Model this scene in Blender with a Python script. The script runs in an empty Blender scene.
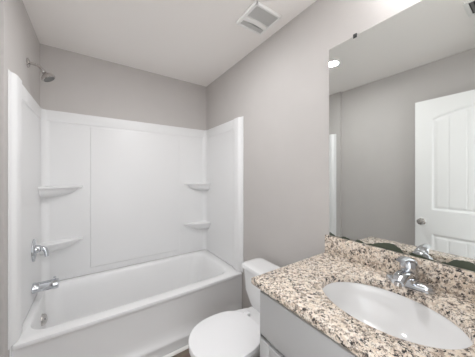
import bpy, bmesh, math, random
from mathutils import Vector, Matrix

S = bpy.context.scene
C = S.collection
PI = math.pi

# ------------------------------------------------------------------ camera, world, exposure
FPX, SHIFT_PX = 210.78, -3.29
cam_d = bpy.data.cameras.new('camera')
cam = bpy.data.objects.new('camera', cam_d)
C.objects.link(cam)
cam.location = (0.368, -2.3756, 1.3437)
cam.rotation_euler = (PI / 2, 0, -math.radians(34.35))
cam_d.sensor_fit = 'HORIZONTAL'
cam_d.sensor_width = 36
cam_d.lens = FPX / 475 * 36
cam_d.shift_y = SHIFT_PX / 475
cam_d.clip_start = 0.01
S.camera = cam

wd = bpy.data.worlds.new('world')
S.world = wd
wd.use_nodes = True
bg = wd.node_tree.nodes['Background']
bg.inputs[0].default_value = (0.95, 0.97, 1.0, 1)
bg.inputs[1].default_value = 2.1

CEIL_LIGHT = 375.0
VANITY_LIGHT = 15.0

S.view_settings.view_transform = 'Standard'
S.view_settings.look = 'None'
S.view_settings.gamma = 1
S.view_settings.use_curve_mapping = False
S.view_settings.exposure = 0.40
try:
    S.cycles.max_bounces = 12
    S.cycles.diffuse_bounces = 8
    S.cycles.glossy_bounces = 8
except Exception:
    pass

# ------------------------------------------------------------------ dimensions
W = 1.5237          # width of the room (left wall x=0)
H = 2.44
YF = -2.47          # inner face of the entry wall
JOG_Y, JOG = -0.855, 0.034
ZT = 0.4326         # tub rim
YT = -0.771         # tub front
ZC = 0.8872         # worktop
XC, YC = 0.9515, -1.6315
WX = W - 0.0        # right wall face

# ------------------------------------------------------------------ materials
def srgb(r, g, b):
    f = lambda c: (c / 255 / 12.92) if c / 255 <= 0.04045 else ((c / 255 + 0.055) / 1.055) ** 2.4
    return (f(r), f(g), f(b), 1)

def mat(name, col, rough=0.5, metal=0.0, bump=0.0, bscale=200.0, var=0.0, coat=0.0, spec=0.5):
    m = bpy.data.materials.new(name)
    m.use_nodes = True
    nt = m.node_tree
    b = nt.nodes['Principled BSDF']
    b.inputs['Base Color'].default_value = col
    b.inputs['Roughness'].default_value = rough
    b.inputs['Metallic'].default_value = metal
    b.inputs['Specular IOR Level'].default_value = spec
    b.inputs['Coat Weight'].default_value = coat
    tc = nt.nodes.new('ShaderNodeTexCoord')
    n = nt.nodes.new('ShaderNodeTexNoise')
    n.inputs['Scale'].default_value = bscale
    n.inputs['Detail'].default_value = 3
    nt.links.new(tc.outputs['Object'], n.inputs['Vector'])
    if bump:
        bp = nt.nodes.new('ShaderNodeBump')
        bp.inputs['Strength'].default_value = bump
        bp.inputs['Distance'].default_value = 0.002
        nt.links.new(n.outputs['Fac'], bp.inputs['Height'])
        nt.links.new(bp.outputs['Normal'], b.inputs['Normal'])
    if var:
        n2 = nt.nodes.new('ShaderNodeTexNoise')
        n2.inputs['Scale'].default_value = 6
        nt.links.new(tc.outputs['Object'], n2.inputs['Vector'])
        r = nt.nodes.new('ShaderNodeValToRGB')
        r.color_ramp.elements[0].position = .3
        r.color_ramp.elements[1].position = .7
        r.color_ramp.elements[0].color = tuple(c * (1 - var) for c in col[:3]) + (1,)
        r.color_ramp.elements[1].color = tuple(min(1, c * (1 + var)) for c in col[:3]) + (1,)
        nt.links.new(n2.outputs['Fac'], r.inputs['Fac'])
        nt.links.new(r.outputs['Color'], b.inputs['Base Color'])
    return m

M_WALL = mat('taupe_wall_paint', srgb(192, 188, 185), 0.75, bump=0.35, bscale=110, var=0.012)
M_CEIL = mat('flat_white_ceiling_paint', srgb(243, 240, 237), 0.85, bump=0.2, bscale=140)
M_TRIM = mat('white_trim_paint', srgb(236, 235, 232), 0.4, bump=0.02, bscale=60)
M_DOOR = mat('white_door_paint', srgb(242, 242, 241), 0.4, bump=0.03, bscale=90)
M_FIBER = mat('glossy_white_fibreglass', srgb(230, 230, 230), 0.40, bump=0.02, bscale=9, coat=0.0)
M_TUB = mat('white_enamel', srgb(232, 232, 232), 0.26, bump=0.015, bscale=7)
M_PORC = mat('white_porcelain', srgb(234, 234, 234), 0.09, coat=0.4)
M_SEAT = mat('white_seat_plastic', srgb(238, 238, 239), 0.22)
M_CAB = mat('pale_grey_cabinet_paint', srgb(184, 184, 184), 0.38, bump=0.02, bscale=70)
M_CHROME = mat('chrome', (0.62, 0.64, 0.67, 1), 0.06, 1.0)
M_NICKEL = mat('brushed_nickel', (0.55, 0.53, 0.51, 1), 0.22, 1.0)
M_DARK = mat('dark_opening', srgb(52, 52, 52), 0.7)
M_GREYPL = mat('grey_plastic', srgb(120, 120, 118), 0.7)  # plain grey of the nozzle face and the vent louvers
M_FANGREY = mat('pale_grey_fan_grille', srgb(205, 205, 203), 0.6)
M_WHPL = mat('white_plastic', srgb(238, 238, 236), 0.35)
M_HINGE = mat('grey_rubber', srgb(110, 110, 108), 0.6)
M_CAULK = mat('caulk', srgb(225, 224, 220), 0.5)

def mirror_mat():
    m = mat('silvered_mirror', (0.77, 0.79, 0.775, 1), 0.012, 1.0)
    return m
M_MIRROR = mirror_mat()
M_MEDGE = mat('mirror_glass_edge', srgb(120, 135, 130), 0.15, 0.3)
M_WORN = mat('desilvered_mirror_backing', srgb(72, 80, 67), 0.3, var=0.3)

def granite():
    m = bpy.data.materials.new('speckled_beige_granite')
    m.use_nodes = True
    nt = m.node_tree
    N, L = nt.nodes, nt.links
    b = N['Principled BSDF']
    b.inputs['Roughness'].default_value = 0.16
    tc = N.new('ShaderNodeTexCoord')
    def noise(sc, det=2.0, off=0.0):
        mp = N.new('ShaderNodeMapping')
        mp.inputs['Location'].default_value = (off, off * 1.7, off * .6)
        L.new(tc.outputs['Object'], mp.inputs['Vector'])
        n = N.new('ShaderNodeTexNoise')
        n.inputs['Scale'].default_value = sc
        n.inputs['Detail'].default_value = det
        L.new(mp.outputs['Vector'], n.inputs['Vector'])
        return n
    def vor(sc, off=0.0):
        mp = N.new('ShaderNodeMapping')
        mp.inputs['Location'].default_value = (off, off * 1.3, off * .7)
        L.new(tc.outputs['Object'], mp.inputs['Vector'])
        w = N.new('ShaderNodeTexNoise')
        w.inputs['Scale'].default_value = sc * 1.2
        L.new(mp.outputs['Vector'], w.inputs['Vector'])
        mx = N.new('ShaderNodeMixRGB')
        mx.blend_type = 'LINEAR_LIGHT'
        mx.inputs['Fac'].default_value = 0.012
        L.new(mp.outputs['Vector'], mx.inputs['Color1'])
        L.new(w.outputs['Color'], mx.inputs['Color2'])
        v = N.new('ShaderNodeTexVoronoi')
        v.inputs['Scale'].default_value = sc
        L.new(mx.outputs['Color'], v.inputs['Vector'])
        sp = N.new('ShaderNodeSeparateColor')
        L.new(v.outputs['Color'], sp.inputs['Color'])
        return sp
    def ramp(inp, stops, interp='LINEAR'):
        r = N.new('ShaderNodeValToRGB')
        r.color_ramp.interpolation = interp
        e = r.color_ramp.elements
        e[0].position, e[0].color = stops[0]
        e[1].position, e[1].color = stops[1]
        for p, c in stops[2:]:
            x = e.new(p)
            x.color = c
        L.new(inp, r.inputs['Fac'])
        return r
    v1 = vor(105)
    base = ramp(v1.outputs['Red'], [(0.0, srgb(232, 218, 202)), (0.25, srgb(240, 230, 218)), (0.5, srgb(224, 209, 192)),
                                    (0.68, srgb(234, 222, 206)), (0.82, srgb(208, 190, 172)), (0.92, srgb(178, 162, 148))], 'CONSTANT')
    cur = base.outputs['Color']
    def over(cur, fac, col):
        mx = N.new('ShaderNodeMixRGB')
        L.new(fac, mx.inputs['Fac'])
        L.new(cur, mx.inputs['Color1'])
        mx.inputs['Color2'].default_value = col
        return mx.outputs['Color']
    z, o = (0, 0, 0, 1), (1, 1, 1, 1)
    n1 = noise(40, 3, 3.1)                                     # drifts of grey-brown grains
    v2 = vor(150, 5.0)
    mth = N.new('ShaderNodeMath'); mth.operation = 'ADD'
    L.new(n1.outputs['Fac'], mth.inputs[0])
    ml = N.new('ShaderNodeMath'); ml.operation = 'MULTIPLY'; ml.inputs[1].default_value = 0.42
    L.new(v2.outputs['Green'], ml.inputs[0]); L.new(ml.outputs[0], mth.inputs[1])
    f = ramp(mth.outputs[0], [(0.86, z), (0.88, o)])
    cur = over(cur, f.outputs['Color'], srgb(150, 138, 128))
    v3 = vor(130, 11.0)                                         # dark mica specks
    n3 = noise(18, 2, 7.7)
    m3 = N.new('ShaderNodeMath'); m3.operation = 'MULTIPLY_ADD'
    L.new(n3.outputs['Fac'], m3.inputs[0]); m3.inputs[1].default_value = 0.7
    L.new(v3.outputs['Blue'], m3.inputs[2])
    f3 = ramp(m3.outputs[0], [(1.20, z), (1.215, o)])
    # ramp positions stop at 1, so scale first
    m4 = N.new('ShaderNodeMath'); m4.operation = 'MULTIPLY'; m4.inputs[1].default_value = 0.5
    L.new(m3.outputs[0], m4.inputs[0])
    L.new(m4.outputs[0], f3.inputs['Fac'])
    f3.color_ramp.elements[0].position = 0.600
    f3.color_ramp.elements[1].position = 0.608
    cur = over(cur, f3.outputs['Color'], srgb(58, 54, 54))
    v5 = vor(210, 23.0)
    f5 = ramp(v5.outputs['Red'], [(0.90, z), (0.91, o)])
    cur = over(cur, f5.outputs['Color'], srgb(84, 78, 76))
    L.new(cur, b.inputs['Base Color'])
    return m
M_GRANITE = granite()

def plank_floor():
    m = bpy.data.materials.new('grey_brown_vinyl_plank')
    m.use_nodes = True
    nt = m.node_tree
    N, L = nt.nodes, nt.links
    b = N['Principled BSDF']
    b.inputs['Roughness'].default_value = 0.45
    tc = N.new('ShaderNodeTexCoord')
    br = N.new('ShaderNodeTexBrick')
    br.inputs['Scale'].default_value = 1
    br.inputs['Brick Width'].default_value = 1.2
    br.inputs['Row Height'].default_value = 0.15
    br.inputs['Mortar Size'].default_value = 0.0015
    br.inputs['Color1'].default_value = srgb(128, 112, 98)
    br.inputs['Color2'].default_value = srgb(108, 94, 82)
    br.inputs['Mortar'].default_value = srgb(60, 52, 46)
    L.new(tc.outputs['Object'], br.inputs['Vector'])
    mp = N.new('ShaderNodeMapping')
    mp.inputs['Scale'].default_value = (3, 60, 1)
    L.new(tc.outputs['Object'], mp.inputs['Vector'])
    n = N.new('ShaderNodeTexNoise')
    n.inputs['Scale'].default_value = 1
    n.inputs['Detail'].default_value = 5
    L.new(mp.outputs['Vector'], n.inputs['Vector'])
    mx = N.new('ShaderNodeMixRGB')
    mx.blend_type = 'OVERLAY'
    mx.inputs['Fac'].default_value = .5
    L.new(br.outputs['Color'], mx.inputs['Color1'])
    L.new(n.outputs['Color'], mx.inputs['Color2'])
    L.new(mx.outputs['Color'], b.inputs['Base Color'])
    return m
M_FLOOR = plank_floor()

def emit(name, col, strength):
    m = bpy.data.materials.new(name)
    m.use_nodes = True
    b = m.node_tree.nodes['Principled BSDF']
    b.inputs['Base Color'].default_value = (0.9, 0.9, 0.9, 1)
    b.inputs['Emission Color'].default_value = col
    b.inputs['Emission Strength'].default_value = strength
    return m

# ------------------------------------------------------------------ helpers
def box(bm, x0, x1, y0, y1, z0, z1, bev=0.0, seg=2):
    vs = [bm.verts.new((x, y, z)) for x in (x0, x1) for y in (y0, y1) for z in (z0, z1)]
    q = [(0, 1, 3, 2), (4, 6, 7, 5), (0, 4, 5, 1), (2, 3, 7, 6), (0, 2, 6, 4), (1, 5, 7, 3)]
    fs = [bm.faces.new([vs[i] for i in f]) for f in q]
    if bev:
        es = {e for f in fs for e in f.edges}
        bmesh.ops.bevel(bm, geom=list(es), offset=bev, segments=seg, profile=0.5, affect='EDGES')

def loft(bm, rings, cap0=True, cap1=True, closed=True):
    R = [[bm.verts.new(p) for p in r] for r in rings]
    n = len(R[0])
    for a, b in zip(R, R[1:]):
        for i in range(n if closed else n - 1):
            j = (i + 1) % n
            bm.faces.new((a[i], a[j], b[j], b[i]))
    if cap0: bm.faces.new(list(reversed(R[0])))
    if cap1: bm.faces.new(R[-1])
    return R

def lathe(bm, prof, n=24, mtx=Matrix()):
    """prof: (r, h) pairs along +Z of mtx"""
    rings = []
    for r, h in prof:
        rings.append([mtx @ Vector((r * math.cos(2 * PI * i / n), r * math.sin(2 * PI * i / n), h)) for i in range(n)])
    loft(bm, rings)

def axis(loc, d):
    d = Vector(d).normalized()
    return Matrix.Translation(loc) @ d.to_track_quat('Z', 'Y').to_matrix().to_4x4()

def spline(pts, n=8):
    P = [Vector(p) for p in pts]
    P = [P[0] * 2 - P[1]] + P + [P[-1] * 2 - P[-2]]
    out = []
    for i in range(1, len(P) - 2):
        for k in range(n):
            t = k / n
            a, b, c, d = P[i - 1:i + 3]
            out.append(0.5 * ((2 * b) + (c - a) * t + (2 * a - 5 * b + 4 * c - d) * t * t + (3 * b - a - 3 * c + d) * t ** 3))
    out.append(P[-2])
    return out

def tube(bm, pts, rad, n=14, flat=None):
    """rad: number or list; flat=(sx, sy) squashes the section"""
    pts = [Vector(p) for p in pts]
    up = None
    rings = []
    for i, p in enumerate(pts):
        t = (pts[min(i + 1, len(pts) - 1)] - pts[max(i - 1, 0)]).normalized()
        if up is None:
            up = Vector((0, 0, 1)) if abs(t.z) < .95 else Vector((0, 1, 0))
        s = t.cross(up).normalized()
        up = s.cross(t).normalized()
        r = rad[i] if isinstance(rad, (list, tuple)) else rad
        fx, fy = flat or (1, 1)
        rings.append([p + s * (r * fx * math.cos(2 * PI * k / n)) + up * (r * fy * math.sin(2 * PI * k / n)) for k in range(n)])
    loft(bm, rings)

def obj(name, bm, m, parent=None, smooth=True, bevel=0, seg=2, loc=None):
    bmesh.ops.remove_doubles(bm, verts=bm.verts, dist=1e-6)
    bmesh.ops.recalc_face_normals(bm, faces=bm.faces)
    me = bpy.data.meshes.new(name)
    bm.to_mesh(me)
    bm.free()
    for k in (m if isinstance(m, (list, tuple)) else [m]):
        me.materials.append(k)
    o = bpy.data.objects.new(name, me)
    C.objects.link(o)
    if smooth:
        for p in me.polygons: p.use_smooth = True
        try:
            me.set_sharp_from_angle(angle=math.radians(42))
        except Exception:
            pass
    if bevel:
        b = o.modifiers.new('bevel', 'BEVEL')
        b.width = bevel; b.segments = seg; b.limit_method = 'ANGLE'; b.angle_limit = math.radians(40)
        b.harden_normals = False
    if parent is not None:
        o.parent = parent
        o.matrix_parent_inverse = Matrix.Translation(parent.location).inverted()
    return o

def thing(name, label, cat, loc, group=None):
    o = bpy.data.objects.new(name, None)
    C.objects.link(o)
    o.location = loc
    o.empty_display_size = .05
    o['label'] = label; o['category'] = cat
    if group: o['group'] = group
    return o

def tag(o, label, cat):
    o['label'] = label; o['category'] = cat
    return o

def struct(name, bm, m, label=None, parent=None, **k):
    o = obj(name, bm, m, parent, **k)
    o['kind'] = 'structure'
    if label: o['label'] = label
    return o

B = bmesh.new

# ------------------------------------------------------------------ room shell
bm = B(); box(bm, -0.4, W + .1, YF - 1.3, .1, -.08, 0)
struct('floor', bm, M_FLOOR, 'grey-brown vinyl plank floor', smooth=False)
bm = B(); box(bm, -0.4, W + .1, YF - .12, .1, H, H + .08)
struct('ceiling', bm, M_CEIL, 'flat white ceiling above the bathroom', smooth=False)
bm = B(); box(bm, -.12, W + .12, 0, .1, 0, H)
struct('wall_back', bm, M_WALL, 'taupe wall behind the bathtub', smooth=False)
bm = B(); box(bm, W, W + .1, YF - .12, 0, 0, H)
struct('wall_right', bm, M_WALL, 'taupe wall carrying the mirror', smooth=False)
# left wall: the alcove end stands 2 cm proud of the room wall
bm = B()
pts = [(-.12, 0), (0, 0), (0, JOG_Y), (-JOG, JOG_Y), (-JOG, YF - .12), (-.12, YF - .12)]
loft(bm, [[(x, y, 0) for x, y in pts], [(x, y, H) for x, y in pts]])
struct('wall_left', bm, M_WALL, 'taupe wall with the shower head, facing the mirror', smooth=False)
# entry wall with its doorway
DX0, DX1, DZ = 0.03, 0.86, 2.075
bm = B()
box(bm, -JOG, DX0, YF - .12, YF, 0, H)
box(bm, DX1, W, YF - .12, YF, 0, H)
box(bm, DX0, DX1, YF - .12, YF, DZ, H)
struct('wall_front', bm, M_WALL, 'taupe entry wall with the doorway', smooth=False)
bm = B()
box(bm, DX0, DX0 + .018, YF - .125, YF + .004, 0, DZ)
box(bm, DX1 - .018, DX1, YF - .125, YF + .004, 0, DZ)
box(bm, DX0, DX1, YF - .125, YF + .004, DZ - .018, DZ)
box(bm, DX1, DX1 + .06, YF, YF + .014, 0, DZ + .06)
box(bm, DX0 - .04, DX1, YF, YF + .014, DZ, DZ + .06)
struct('trim_1', bm, M_TRIM, 'white painted doorway casing', bevel=.003)
# baseboards
bm = B(); box(bm, W - .013, W, -1.655, -.80, 0, .085)
struct('baseboard_right', bm, M_TRIM, 'white baseboard behind the toilet', bevel=.004)
bm = B(); box(bm, -JOG, -JOG + .013, YF, JOG_Y - .002, 0, .085)
struct('baseboard_left', bm, M_TRIM, 'white baseboard below the taupe left wall', bevel=.004)

# open door against the left wall
DY1, DY0 = -1.650, -2.462           # free edge, hinge edge
DXF, DXB = 0.060, 0.026             # face toward the room, back face
DTOP = 2.055
def door():
    # slab with an arch-topped plank panel above a plain panel, grooves cut by the height function
    py0, py1 = DY0 + .125, DY1 - .125
    lo0, lo1 = .22, .795
    up0, spring, rise = 1.02, 1.865, .065
    yc, hw = (py0 + py1) / 2, (py1 - py0) / 2
    R = (hw * hw + rise * rise) / (2 * rise)
    def inside(y, z):
        """signed distance-like depth inside a panel (positive inside)"""
        dy = min(y - py0, py1 - y)
        d1 = min(dy, z - lo0, lo1 - z)
        top = spring + rise - R + math.sqrt(max(R * R - (y - yc) ** 2, 0))
        d2 = min(dy, z - up0, (top - z) * .97)
        return max(d1, d2)
    def depth(y, z):
        d = inside(y, z)
        if d <= 0: return 0
        w = .022
        if d < w:                                   # sticking: falls 9 mm then rises to the raised field
            t = d / w
            h = -.009 * min(1, t * 2.2)
        else:
            h = -.009 + .005 * min(1, (d - w) / .012)
            g = (y - py0) / ((py1 - py0) / 5)
            k = abs(g - round(g)) * ((py1 - py0) / 5)
            if k < .004 and .5 < g < 4.5: h -= .003
        return h
    bm = B()
    ys = sorted(set([DY0, DY1] + [DY0 + i * (DY1 - DY0) / 160 for i in range(161)]))
    zs = [.012 + i * (DTOP - .012) / 300 for i in range(301)]
    V = [[bm.verts.new((DXF + depth(y, z), y, z)) for z in zs] for y in ys]
    for i in range(len(ys) - 1):
        for j in range(len(zs) - 1):
            bm.faces.new((V[i][j], V[i + 1][j], V[i + 1][j + 1], V[i][j + 1]))
    # back and sides
    a = [bm.verts.new((DXB, y, z)) for y, z in ((DY0, zs[0]), (DY1, zs[0]), (DY1, zs[-1]), (DY0, zs[-1]))]
    bm.faces.new(a)
    bm.faces.new([V[i][0] for i in range(len(ys))] + [a[1], a[0]])
    bm.faces.new([V[i][-1] for i in range(len(ys))] + [a[2], a[3]])
    bm.faces.new([V[0][j] for j in range(len(zs))] + [a[3], a[0]])
    bm.faces.new([V[-1][j] for j in range(len(zs))] + [a[2], a[1]])
    d = struct('door_1', bm, M_DOOR, 'white two-panel arch-top door standing open, seen in the mirror')
    ky, kz = -1.703, .903
    bm = B()
    lathe(bm, [(.031, 0), (.031, .004), (.026, .009), (.012, .012), (.011, .03), (.018, .036), (.026, .044), (.028, .054), (.025, .063), (.015, .068), (.001, .069)], 28, axis((DXF, ky, kz), (1, 0, 0)))
    k = obj('door_knob', bm, M_NICKEL, d); k['label'] = 'round brushed-nickel knob'
    for hz in (.25, 1.05, 1.85):
        bm = B()
        lathe(bm, [(.006, 0), (.006, .09)], 12, axis((DXF + .004, DY0 - .002, hz), (0, 0, 1)))
        h = obj('hinge', bm, M_NICKEL, d); h['label'] = 'brushed-nickel hinge barrel'
door()

# ------------------------------------------------------------------ rounded-rectangle and ellipse rings
def rrect(x0, x1, y0, y1, r, z, k=8, bow=0.0):
    out = []
    for cx, cy, a0 in ((x1 - r, y1 - r, 0), (x0 + r, y1 - r, 90), (x0 + r, y0 + r, 180), (x1 - r, y0 + r, 270)):
        for i in range(k + 1):
            a = math.radians(a0 + 90 * i / k)
            out.append([cx + r * math.cos(a), cy + r * math.sin(a)])
    # add points along the straight sides so that a bow can bend them
    res = []
    n = len(out)
    for i in range(n):
        p, q = out[i], out[(i + 1) % n]
        res.append(p)
        if i % (k + 1) == k:
            for s in range(1, 12):
                res.append([p[0] + (q[0] - p[0]) * s / 12, p[1] + (q[1] - p[1]) * s / 12])
    xm, hw = (x0 + x1) / 2, (x1 - x0) / 2
    for p in res:
        if bow and p[1] < (y0 + y1) / 2:
            p[1] -= bow * max(0, 1 - ((p[0] - xm) / hw) ** 2)
    return [(p[0], p[1], z) for p in res]

# ------------------------------------------------------------------ bathtub
BOW = .012
tub = thing('bathtub', 'white alcove bathtub with a plain front apron below the white wall surround', 'bathtub', (W / 2, -.385, 0))
def tub_body():
    bm = B()
    x0, x1, y0, y1 = .007, W - .003, YT, -.004
    R = [rrect(x0, x1, y0 + .003, y1, .012, ZT - .030, bow=BOW),
         rrect(x0, x1, y0, y1, .012, ZT - .024, bow=BOW),
         rrect(x0, x1, y0, y1, .012, ZT - .009, bow=BOW),
         rrect(x0 + .001, x1 - .001, y0 + .002, y1 - .002, .013, ZT - .003, bow=BOW),
         rrect(x0 + .005, x1 - .005, y0 + .008, y1 - .005, .018, ZT, bow=BOW)]
    a, b, c, d = .050, W - .095, y0 + .082, -.058        # opening
    def op(o, r, z):
        return rrect(a + o * .3, b - o * 1.6, c + o, d - o, r, z, bow=BOW * .8)
    R += [op(-.008, .10, ZT), op(0, .10, ZT - .003), op(.008, .10, ZT - .012), op(.016, .10, ZT - .035),
          op(.026, .10, ZT - .09), op(.045, .11, ZT - .20), op(.062, .12, ZT - .29), op(.078, .12, ZT - .325), op(.105, .11, ZT - .342), op(.14, .09, ZT - .346)]
    loft(bm, R, cap0=False, cap1=True)
    return obj('basin', bm, M_TUB, tub)
tub_body()
# apron: profile swept along x, bowed like the rim
bm = B()
prof = [(YT + .003, ZT - .030), (YT + .006, ZT - .036), (YT + .009, ZT - .05), (YT + .010, ZT - .25), (YT + .008, ZT - .290), (YT - .002, ZT - .325),
        (YT - .010, ZT - .338), (YT - .012, ZT - .350), (YT - .008, ZT - .362), (YT - .006, .0)]
rings = []
for i in range(49):
    t = i / 48
    x = .0075 + (W - .0135) * t
    bw = BOW * (1 - (2 * t - 1) ** 2)
    e = min(1.0, min(t, 1 - t) / .035)          # panel dies into flush end flanges
    rings.append([(x, (y if e >= 1 else YT + .004 + (y - YT - .004) * e) - bw, z) for y, z in prof] + [(x, YT + .06, 0), (x, YT + .06, ZT - .035)])
loft(bm, rings)
obj('apron', bm, M_TUB, tub)
bm = B(); box(bm, .0005, .0066, YT - .004, YT + .03, .001, ZT - .002, .002)
obj('end_flange', bm, M_TUB, tub)
bm = B()
ox, oz = .0545, .295
lathe(bm, [(.040, -.004), (.040, .012), (.033, .020), (.001, .023)], 28, axis((ox + .004, -.315, oz), (1, -.22, .22)))
ov = obj('overflow_plate', bm, M_NICKEL, tub); ov['label'] = 'round metal overflow plate'
bm = B(); lathe(bm, [(.006, 0), (.006, .003), (.001, .004)], 12, axis((ox + .0265, -.320, oz + .005), (1, -.22, .22)))
obj('screw', bm, M_CHROME, ov)
bm = B(); lathe(bm, [(.03, 0), (.03, .004), (.02, .007), (.001, .007)], 28, axis((.30, -.385, ZT - .346), (0, 0, 1)))
dr = obj('drain', bm, M_CHROME, tub); dr['label'] = 'chrome drain flange'

# floor trim along the tub
bm = B()
rings = []
for i in range(25):
    t = i / 24
    x = .0075 + (W - .0135) * t
    bw = BOW * (1 - (2 * t - 1) ** 2)
    yy = YT - .0125 - bw
    rings.append([(x, yy, 0), (x, yy - .016, 0), (x, yy - .015, .008), (x, yy - .010, .015), (x, yy, .018)])
loft(bm, rings)
struct('trim_2', bm, M_TRIM, 'white quarter-round moulding along the foot of the bathtub')

# ------------------------------------------------------------------ surround
sur = thing('tub_surround', 'tall glossy white wall surround above the bathtub, with four moulded corner shelves', 'tub surround', (W / 2, -.4, ZT))
Z0, Z1 = ZT + .003, 1.8943
TP = .012
bm = B()
box(bm, .002, W - .002, -TP, -.001, Z0, Z1, .003)
box(bm, .012, W - .012, -.0165, -.004, 1.80, Z1 - .001, .004, 3)
box(bm, .345, 1.177, -.021, -.004, .494, 1.785, .006, 3)
for sx in (1, -1):           # coved inner corners
    X = (lambda v: v) if sx == 1 else (lambda v: W - v)
    r = .05
    p = [(X(.004), -.004)] + [(X(.012 + r - r * math.sin(PI / 2 * i / 8)), -.012 - r + r * math.cos(PI / 2 * i / 8)) for i in range(9)]
    loft(bm, [[(x, y, Z0) for x, y in p], [(x, y, Z1 - .002) for x, y in p]])
obj('back_panel', bm, M_FIBER, sur)
def side(sx):
    X = (lambda v: v) if sx == 1 else (lambda v: W - v)
    bx = lambda bm, a, b, *k: box(bm, min(X(a), X(b)), max(X(a), X(b)), *k)
    bm = B()
    # plan profile: flange, rounded pilaster, recessed field
    p = [(.001, -.784), (.004, -.784), (.0055, -.781), (.0055, -.764), (.009, -.752), (.020, -.738), (.026, -.722), (.026, -.665), (.023, -.648), (.013, -.636),
         (.011, -.628), (.011, -.012), (.001, -.012)]
    if sx == 1: p = [(a, b - .016) if b < -.70 else (a, b) for a, b in p]
    n = len(p)
    top = [Z1] * n
    loft(bm, [[(X(a), b, Z0) for a, b in p], [(X(a), b, Z1 - .004) for a, b in p], [(X(a * .8), b, Z1) for a, b in p]])
    bx(bm, .004, .0145, -.655, -.012, 1.80, Z1 - .001, .003, 3)
    o = obj('side_panel', bm, M_FIBER, sur)
    return o
side(1); side(-1)
def shelf(sx, z, dx=.29, dy=.125):
    X = (lambda v: v) if sx == 1 else (lambda v: W - v)
    def ring(k, zz, off=0.0):
        e = 1.55
        pts = [(X(.006), -.006)]
        ax, ay = (dx - .012) * k - off, (dy) * k ** .8 - off
        for i in range(21):
            t = PI / 2 * i / 20
            pts.append((X(.012 + ax * math.sin(t) ** (2 / e)), -.012 - ay * math.cos(t) ** (2 / e)))
        return [(x, y, zz) for x, y in pts]
    bm = B()
    loft(bm, [ring(1, z, .005), ring(1, z - .004), ring(1, z - .015), ring(.97, z - .020), ring(.85, z - .024), ring(.80, z - .045), ring(.70, z - .064), ring(.55, z - .080), ring(.34, z - .092)])
    return obj('shelf', bm, M_FIBER, sur)
for sx in (1, -1):
    for z in (1.252, .788):
        shelf(sx, z)

# ------------------------------------------------------------------ shower fittings on the left wall
t = thing('wall_shower', 'small metal shower head on a bent arm above the white surround', 'shower head', (0, -.405, 2.09))
bm = B(); lathe(bm, [(.031, .0005), (.031, .004), (.025, .010), (.012, .014), (.001, .014)], 28, axis((0, -.405, 2.102), (1, 0, 0)))
obj('flange', bm, M_NICKEL, t)
bm = B()
arm = spline([(.003, -.405, 2.102), (.03, -.405, 2.102), (.058, -.405, 2.094), (.080, -.405, 2.066)], 8)
tube(bm, arm, .0095)
obj('arm', bm, M_NICKEL, t)
bm = B()
ax = axis((.076, -.405, 2.071), (.62, -.05, -.95))
lathe(bm, [(.011, 0), (.014, .004), (.014, .014), (.011, .018), (.016, .024), (.028, .034), (.039, .046), (.041, .052), (.041, .062), (.038, .065), (.001, .065)], 32, ax)
hd = obj('head', bm, M_NICKEL, t)
bm = B(); lathe(bm, [(.034, .0652), (.033, .067), (.001, .067)], 32, ax)
f = obj('nozzle_face', bm, M_GREYPL, hd); f['label'] = 'grey nozzle face'

t = thing('shower_valve', 'chrome single-lever valve with a tall plate above the tub spout', 'faucet', (.012, -.300, .80))
bm = B()
A = axis((.0125, -.300, .803), (1, 0, 0))
def ell_lathe(bm, prof, cx, cy, cz, sy, sz, n=36):
    loft(bm, [[(cx + h, cy + r * sy * math.cos(2 * PI * i / n), cz + r * sz * math.sin(2 * PI * i / n)) for i in range(n)] for r, h in prof])
ell_lathe(bm, [(1, 0), (1, .004), (.93, .009), (.6, .013), (.01, .014)], .0125, -.300, .803, .058, .082)
obj('escutcheon', bm, M_CHROME, t)
bm = B(); lathe(bm, [(.030, 0), (.030, .012), (.026, .020), (.024, .03), (.016, .035), (.001, .036)], 28, axis((.02, -.300, .81), (1, 0, 0)))
obj('valve_stem', bm, M_CHROME, t)
bm = B(); pts = spline([(.036, -.300, .806), (.058, -.302, .812), (.078, -.306, .795), (.086, -.309, .750)], 6)
tube(bm, pts, [.018 - .006 * i / (len(pts) - 1) for i in range(len(pts))])
obj('lever', bm, M_CHROME, t)

t = thing('tub_spout', 'straight chrome tub spout with a diverter pull on top', 'tub spout', (.012, -.315, .53))
bm = B()
lathe(bm, [(.037, 0), (.037, .008), (.034, .014), (.033, .04), (.034, .09), (.036, .128), (.033, .140), (.018, .143), (.001, .143)], 30, axis((.0130, -.315, .538), (1, 0, .0)))
obj('body', bm, M_CHROME, t)
bm = B(); lathe(bm, [(.005, 0), (.005, .012), (.009, .014), (.009, .020), (.001, .022)], 16, axis((.130, -.315, .571), (0, 0, 1)))
obj('diverter_knob', bm, M_CHROME, t)

# ------------------------------------------------------------------ toilet
TY = -1.305
toi = thing('toilet', 'white two-piece toilet with its lid down, between the bathtub and the vanity', 'toilet', (1.1, TY, 0))
def egg(cx, af, ab, b, z, n=48, e=2.15):
    out = []
    for i in range(n):
        a = 2 * PI * i / n
        c, s = math.cos(a), math.sin(a)
        ra = ab if c > 0 else af
        ee = 2.6 if c > 0 else e
        out.append((cx + ra * math.copysign(abs(c) ** (2 / ee), c), TY + b * math.copysign(abs(s) ** (2 / ee), s), z))
    return out
bm = B()
loft(bm, [egg(1.16, .22, .22, .105, .001), egg(1.16, .22, .22, .105, .03), egg(1.15, .19, .22, .09, .10), egg(1.13, .19, .24, .095, .20), egg(1.08, .22, .30, .13, .28),
          egg(1.04, .232, .34, .165, .34), egg(1.02, .222, .36, .178, .375), egg(1.02, .218, .36, .178, .388), egg(1.02, .208, .34, .168, .392)])
obj('bowl', bm, M_PORC, toi)
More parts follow.
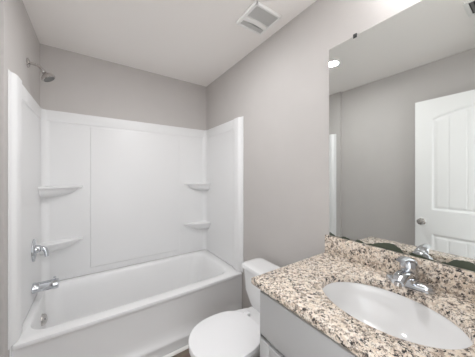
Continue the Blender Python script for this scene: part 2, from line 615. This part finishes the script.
def seatring(cx, z0, z1, af, ab, b, r):
    bm = B()
    loft(bm, [egg(cx, af - r, ab - r, b - r, z0), egg(cx, af, ab, b, z0 + r), egg(cx, af, ab, b, z1 - r), egg(cx, af - r * .4, ab - r * .4, b - r * .4, z1 - r * .3), egg(cx, af - r * 1.5, ab - r * 1.5, b - r * 1.5, z1),
              egg(cx, (af - r) * .5, (ab - r) * .5, (b - r) * .5, z1 + .002)])
    return bm
TYB, TY = TY, TY - .022
obj('seat', seatring(1.000, .393, .408, .206, .205, .182, .005), M_SEAT, toi)
obj('lid', seatring(1.000, .410, .426, .210, .209, .186, .006), M_SEAT, toi)
TY = TYB
for s in (-1, 1):
    bm = B(); box(bm, 1.205, 1.245, TY + s * .075 - .022, TY + s * .075 + .022, .391, .416, .007, 3)
    obj('hinge_cap', bm, M_SEAT, toi)
def trr(x0, x1, y0, y1, r, z): return rrect(x0, x1, y0, y1, r, z)
bm = B()
loft(bm, [trr(1.320, 1.452, TY - .155, TY + .155, .04, .385), trr(1.312, 1.458, TY - .175, TY + .175, .04, .41), trr(1.296, 1.464, TY - .205, TY + .205, .035, .50), trr(1.290, 1.468, TY - .212, TY + .212, .03, .645), trr(1.290, 1.468, TY - .212, TY + .212, .03, .652)])
tk = obj('tank', bm, M_PORC, toi)
bm = B()
x0, x1, y0, y1 = 1.277, 1.474, TY - .226, TY + .226
loft(bm, [trr(x0 + .008, x1 - .004, y0 + .006, y1 - .006, .03, .653), trr(x0, x1, y0, y1, .034, .660), trr(x0, x1, y0, y1, .034, .680), trr(x0 + .004, x1 - .004, y0 + .004, y1 - .004, .034, .687), trr(x0 + .014, x1 - .014, y0 + .014, y1 - .014, .03, .690), trr(x0 + .05, x1 - .05, y0 + .05, y1 - .05, .02, .691)])
obj('tank_lid', bm, M_PORC, toi)
bm = B()
box(bm, 1.19, 1.455, TY - .15, TY + .15, .335, .390, .018, 4)
obj('tank_shelf', bm, M_PORC, toi)

# ------------------------------------------------------------------ vanity
VX, VY1, VY0 = 0.985, -1.655, YF + .004
VTOP = ZC - .031
van = thing('vanity_cabinet', 'pale grey vanity cabinet with a false drawer front under the granite worktop', 'cabinet', (1.25, -2.06, 0))
bm = B()
box(bm, VX + .02, W - .001, VY1 - .016, VY1, .10, VTOP - .002)
box(bm, VX + .02, W - .001, VY0, VY0 + .016, .10, VTOP - .002)
box(bm, VX + .02, W - .001, VY0 + .016, VY1 - .016, .10, .116)
box(bm, W - .008, W - .001, VY0 + .016, VY1 - .016, .116, VTOP - .002)
# face frame
FX0, FX1 = VX, VX + .02
box(bm, FX0, FX1, VY0, VY1, VTOP - .030, VTOP - .002)
box(bm, FX0, FX1, VY0, VY1, .10, .135)
box(bm, FX0, FX1, VY0, VY1, .612, .668)
box(bm, FX0, FX1, VY1 - .040, VY1, .10, VTOP - .002)
box(bm, FX0, FX1, VY0, VY0 + .04, .10, VTOP - .002)
obj('carcass', bm, M_CAB, van, smooth=False)
bm = B(); box(bm, VX + .07, W - .02, VY0 + .002, VY1 - .002, .001, .10)
obj('toe_kick', bm, M_CAB, van, smooth=False)
PX = VX - .018
def slab(y0, y1, z0, z1):
    bm = B()
    box(bm, PX, VX - .001, y0, y1, z0, z1, .004, 3)
    return bm
obj('drawer_front', slab(VY0 + .018, VY1 - .016, .655, VTOP - .018), M_CAB, van)
ym = (VY0 + VY1) / 2
def cdoor(y0, y1, z0, z1, s=.055):
    bm = B()
    box(bm, PX + .010, VX - .001, y0 + s - .004, y1 - s + .004, z0 + s - .004, z1 - s + .004)
    for a in ((y0, y0 + s, z0, z1), (y1 - s, y1, z0, z1), (y0 + s, y1 - s, z0, z0 + s), (y0 + s, y1 - s, z1 - s, z1)):
        box(bm, PX, VX - .001, *a, .003, 2)
    return bm
for a in ((ym + .002, VY1 - .016), (VY0 + .018, ym - .002)):
    d = obj('door', cdoor(a[0], a[1], .115, .637), M_CAB, van)
bm = B(); lathe(bm, [(.004, 0), (.004, .006), (.001, .007)], 12, axis((VX - .0005, VY1 - .008, .762), (-1, 0, 0)))
h = obj('bumper', bm, M_HINGE, van); h['label'] = 'tiny grey bumper'

# worktop with the sink hole
SX, SY, SA, SB = 1.230, -2.045, .168, .218
def ellp(a, b, z, N=96):
    return [(SX + a * math.cos(2 * PI * i / N + ANG0), SY + b * math.sin(2 * PI * i / N + ANG0), z) for i in range(N)]
ANG0 = 0
def counter():
    N = 96
    x0, x1, y0, y1 = XC, W - .001, YF + .002, YC
    angs = [2 * PI * i / N for i in range(N)]
    def rect(inset, z):
        X0, X1, Y0, Y1 = x0 + inset, x1 - inset * .0, y0, y1 - inset
        out = []
        for a in angs:
            c, s = math.cos(a), math.sin(a)
            t = min(((X1 - SX) / c) if c > 1e-9 else ((X0 - SX) / c) if c < -1e-9 else 9e9,
                    ((Y1 - SY) / s) if s > 1e-9 else ((Y0 - SY) / s) if s < -1e-9 else 9e9)
            out.append([SX + c * t, SY + s * t, z])
        for cx, cy in ((X0, Y0), (X0, Y1), (X1, Y0), (X1, Y1)):
            k = min(range(N), key=lambda i: (out[i][0] - cx) ** 2 + (out[i][1] - cy) ** 2)
            out[k] = [cx, cy, z]
        return [tuple(p) for p in out]
    t = .031
    bm = B()
    rings = [ellp(SA + .001, SB + .001, ZC - t), ellp(SA, SB, ZC - .006), ellp(SA + .0015, SB + .0015, ZC - .002), ellp(SA + .005, SB + .005, ZC), rect(.006, ZC), rect(.0015, ZC - .002), rect(0, ZC - .006),
             rect(0, ZC - t + .006), rect(.0015, ZC - t + .002), rect(.006, ZC - t)]
    R = loft(bm, rings, False, False)
    a, b = R[-1], R[0]
    for i in range(N):
        j = (i + 1) % N
        bm.faces.new((a[i], a[j], b[j], b[i]))
    return obj('granite_countertop', bm, M_GRANITE)
tag(counter(), 'speckled beige granite worktop on the pale grey vanity, with an oval sink cut-out', 'countertop')
bm = B(); box(bm, W - .0205, W - .0008, YF + .002, YC - .001, ZC + .0008, .990, .003, 2)
tag(obj('granite_backsplash', bm, M_GRANITE), 'low speckled granite upstand along the wall below the mirror', 'backsplash')

# sink
snk = thing('sink', 'oval white undermount sink set into the granite worktop', 'sink', (SX, SY, ZC - .2))
bm = B()
zt = ZC - .032
loft(bm, [ellp(SA + .014, SB + .014, zt - .012), ellp(SA + .014, SB + .014, zt), ellp(SA + .003, SB + .003, zt), ellp(SA - .002, SB - .002, zt - .006), ellp(SA - .006, SB - .008, zt - .03), ellp(SA - .016, SB - .022, zt - .065), ellp(SA - .034, SB - .05, zt - .10),
          ellp(SA - .062, SB - .09, zt - .128), ellp(SA - .095, SB - .14, zt - .142), ellp(.022, .022, zt - .147)], False, True)
obj('basin', bm, M_PORC, snk)
bm = B(); lathe(bm, [(.022, 0), (.022, .003), (.016, .005), (.001, .004)], 24, axis((SX, SY, zt - .147), (0, 0, 1)))
d = obj('drain', bm, M_CHROME, snk); d['label'] = 'chrome drain'

# faucet
FXX, FY = 1.447, -2.055
fau = thing('faucet', 'chrome single-lever faucet standing on the granite behind the oval sink', 'faucet', (FXX, FY, ZC))
bm = B()
def oval(a, b, z, n=40): return [(FXX + a * math.copysign(abs(math.cos(2 * PI * i / n)) ** .8, math.cos(2 * PI * i / n)), FY + b * math.copysign(abs(math.sin(2 * PI * i / n)) ** .8, math.sin(2 * PI * i / n)), z) for i in range(n)]
loft(bm, [oval(.029, .082, ZC + .0005), oval(.029, .082, ZC + .012), oval(.026, .078, ZC + .021), oval(.018, .058, ZC + .027)])
obj('base_plate', bm, M_CHROME, fau)
bm = B(); lathe(bm, [(.034, 0), (.032, .02), (.030, .045), (.030, .056), (.032, .058), (.032, .074), (.029, .088), (.019, .099), (.001, .103)], 32, axis((FXX, FY, ZC + .012), (0, 0, 1)))
obj('body', bm, M_CHROME, fau)
bm = B()
pts = spline([(FXX - .005, FY, ZC + .042), (FXX - .045, FY, ZC + .056), (FXX - .085, FY, ZC + .058), (FXX - .118, FY, ZC + .044)], 7)
tube(bm, pts, [.029 - .010 * i / (len(pts) - 1) for i in range(len(pts))], 18, (1.1, .8))
sp = obj('spout', bm, M_CHROME, fau)
bm = B(); lathe(bm, [(.012, 0), (.012, .014), (.001, .014)], 18, axis((FXX - .112, FY, ZC + .045), (-.3, 0, -1)))
obj('aerator', bm, M_NICKEL, sp)
bm = B()
pts = spline([(FXX + .006, FY, ZC + .095), (FXX - .018, FY, ZC + .112), (FXX - .05, FY, ZC + .120), (FXX - .088, FY, ZC + .122)], 7)
tube(bm, pts, [.025 - .011 * i / (len(pts) - 1) for i in range(len(pts))], 18, (1.1, .5))
obj('lever', bm, M_CHROME, fau)

# ------------------------------------------------------------------ wall mirror
MY1, MY0, MZ0, MZ1 = -1.652, YF + .01, .991, 2.0856
XM = W - .004
mir = thing('wall_mirror', 'large frameless wall mirror above the granite upstand', 'mirror', (XM, -2.05, MZ0))
bm = B(); box(bm, XM, W - .0003, MY0, MY1, MZ0, MZ1)
bm.faces.ensure_lookup_table()
g = obj('glass', bm, [M_MEDGE, M_MIRROR], mir, smooth=False)
for p in g.data.polygons:
    if p.normal.x < -.9: p.material_index = 1
# desilvered lower edge: lobes of dark green backing
prof = [(-1.645, .012), (-1.660, .014), (-1.675, .011), (-1.70, .004), (-1.722, .006), (-1.74, .011), (-1.762, .009), (-1.785, .003), (-1.80, .006), (-1.815, .012), (-1.835, .010), (-1.852, .004),
        (-1.868, .008), (-1.885, .009), (-1.90, .014), (-1.925, .019), (-1.95, .023), (-1.975, .023), (-2.0, .017), (-2.015, .006), (-2.03, .005), (-2.045, .012), (-2.07, .011), (-2.10, .007), (-2.13, .005),
        (-2.155, .009), (-2.18, .020), (-2.21, .022), (-2.25, .018), (-2.28, .009), (-2.33, .006), (-2.38, .010), (-2.44, .007)]
sm = []
random.seed(4)
for (a, ha), (b, hb) in zip(prof, prof[1:]):
    for k in range(6):
        t = k / 6; u = t * t * (3 - 2 * t)
        sm.append((a + (b - a) * t, max(.001, ha + (hb - ha) * u + random.uniform(-.0006, .0006))))
bm = B()
poly = [(min(y, MY1 - .001), MZ0 + max(.0008, (h - .0045) * 1.75)) for y, h in sm]
loft(bm, [[(x, y, MZ0 + .0002) for y, _ in poly] + [(x, y, z) for y, z in reversed(poly)] for x in (XM - .0006, XM - .0001)])
w = obj('worn_edge', bm, M_WORN, mir, smooth=False); w['label'] = 'dark green patches of lost silvering along the bottom'
for cy in (-1.801, -2.30):
    bm = B()
    box(bm, XM - .003, W - .0003, cy - .009, cy + .009, MZ1 + .0005, MZ1 + .012, .001)
    box(bm, XM - .003, XM - .0003, cy - .009, cy + .009, MZ1 - .009, MZ1 + .002, .001)
    c = obj('clip', bm, M_DARK, mir); c['label'] = 'small dark mirror clip'

# ------------------------------------------------------------------ ceiling: exhaust fan, vent, lamp
fan = thing('exhaust_fan', 'square white exhaust fan cover on the ceiling near the right wall', 'exhaust fan', (1.32, -1.243, H))
fx0, fx1, fy0, fy1 = 1.205, 1.432, -1.356, -1.130
bm = B()
box(bm, fx0, fx0 + .022, fy0, fy1, H - .022, H - .001, .005, 3)
box(bm, fx1 - .016, fx1, fy0, fy1, H - .022, H - .001, .005, 3)
box(bm, fx0, fx1, fy0, fy0 + .018, H - .022, H - .001, .005, 3)
box(bm, fx0, fx1, fy1 - .014, fy1, H - .022, H - .001, .005, 3)
obj('frame', bm, M_WHPL, fan)
bm = B()
rings = []
for i in range(17):
    t = i / 16
    x = fx0 + .014 + (fx1 - fx0 - .026) * t
    y = -1.205 - .018 * math.sin(PI * t)
    zz = H - .021 - .006 * math.sin(PI * t)
    rings.append([(x, y - .019, zz + .014), (x, y - .018, zz + .002), (x, y, zz), (x, y + .018, zz + .002), (x, y + .019, zz + .014)])
loft(bm, rings)
r = obj('rib', bm, M_WHPL, fan); r['label'] = 'curved white rib across the cover'
bm = B(); box(bm, fx0 + .01, fx1 - .01, fy0 + .01, fy1 - .008, H - .004, H - .001)
obj('housing', bm, M_FANGREY, fan, smooth=False)
bm = B()
y = fy0 + .026
while y < fy1 - .02:
    if abs(y + 1.213) > .026:
        box(bm, fx0 + .018, fx1 - .014, y - .0030, y + .0030, H - .018, H - .004)
    y += .0088
o = obj('louver_grille', bm, M_FANGREY, fan, smooth=False)

vent = thing('ceiling_vent', 'white air register with dark slots, reflected at the top corner of the mirror', 'vent', (.60, -2.19, H))
vx0, vx1, vy0, vy1 = .53, .73, -2.32, -2.075
bm = B()
s = .022
for a in ((vx0, vx0 + s, vy0, vy1), (vx1 - s, vx1, vy0, vy1), (vx0 + s, vx1 - s, vy0, vy0 + s), (vx0 + s, vx1 - s, vy1 - s, vy1)):
    box(bm, *a, H - .009, H - .0005, .003)
obj('frame', bm, M_WHPL, vent)
bm = B(); box(bm, vx0 + s - .002, vx1 - s + .002, vy0 + s - .002, vy1 - s + .002, H - .003, H - .0006)
o = obj('duct_opening', bm, M_DARK, vent, smooth=False); o['label'] = 'dark opening'
for k in range(7):
    y = vy0 + s + .014 + k * (vy1 - vy0 - 2 * s - .028) / 6
    bm = B(); loft(bm, [[(x, y - .008, H - .0075), (x, y - .007, H - .0085), (x, y + .008, H - .0045), (x, y + .007, H - .0035)] for x in (vx0 + s, vx1 - s)])
    obj('louver', bm, M_GREYPL, vent, smooth=False)

LX, LY = .74, -1.20
lamp = thing('ceiling_light', 'small round white ceiling light, mirrored at the top left of the mirror', 'ceiling light', (LX, LY, H))
bm = B()
lathe(bm, [(.062, 0), (.062, .006), (.057, .010), (.050, .010), (.050, .004), (.001, .004)], 40, axis((LX, LY, H - .0005), (0, 0, -1)))
obj('trim_ring', bm, M_WHPL, lamp)
bm = B(); lathe(bm, [(.049, .005), (.049, .009), (.035, .012), (.001, .014)], 40, axis((LX, LY, H - .0005), (0, 0, -1)))
obj('lens', bm, emit('lit_lens', (.97, .98, 1, 1), CEIL_LIGHT), lamp)

# vanity light bar above the mirror (just above the frame)
vl = thing('vanity_light', 'three-shade chrome light bar mounted high above the mirror', 'wall light', (W, -2.10, 2.36))
bm = B(); box(bm, W - .03, W - .0005, -2.39, -2.01, 2.325, 2.405, .008, 3)
obj('back_plate', bm, M_CHROME, vl)
M_SHADE = emit('lit_frosted_shade', (.98, .985, 1, 1), VANITY_LIGHT)
for y in (-2.33, -2.20, -2.07):
    bm = B()
    tube(bm, spline([(W - .028, y, 2.365), (W - .075, y, 2.378), (W - .115, y, 2.365), (W - .115, y, 2.348)], 5), .008)
    a = obj('lamp_arm', bm, M_CHROME, vl)
    bm = B(); lathe(bm, [(.018, 0), (.030, .012), (.042, .05), (.048, .105), (.045, .107), (.001, .090)], 28, axis((W - .115, y, 2.352), (0, 0, -1)))
    obj('shade', bm, M_SHADE, a)
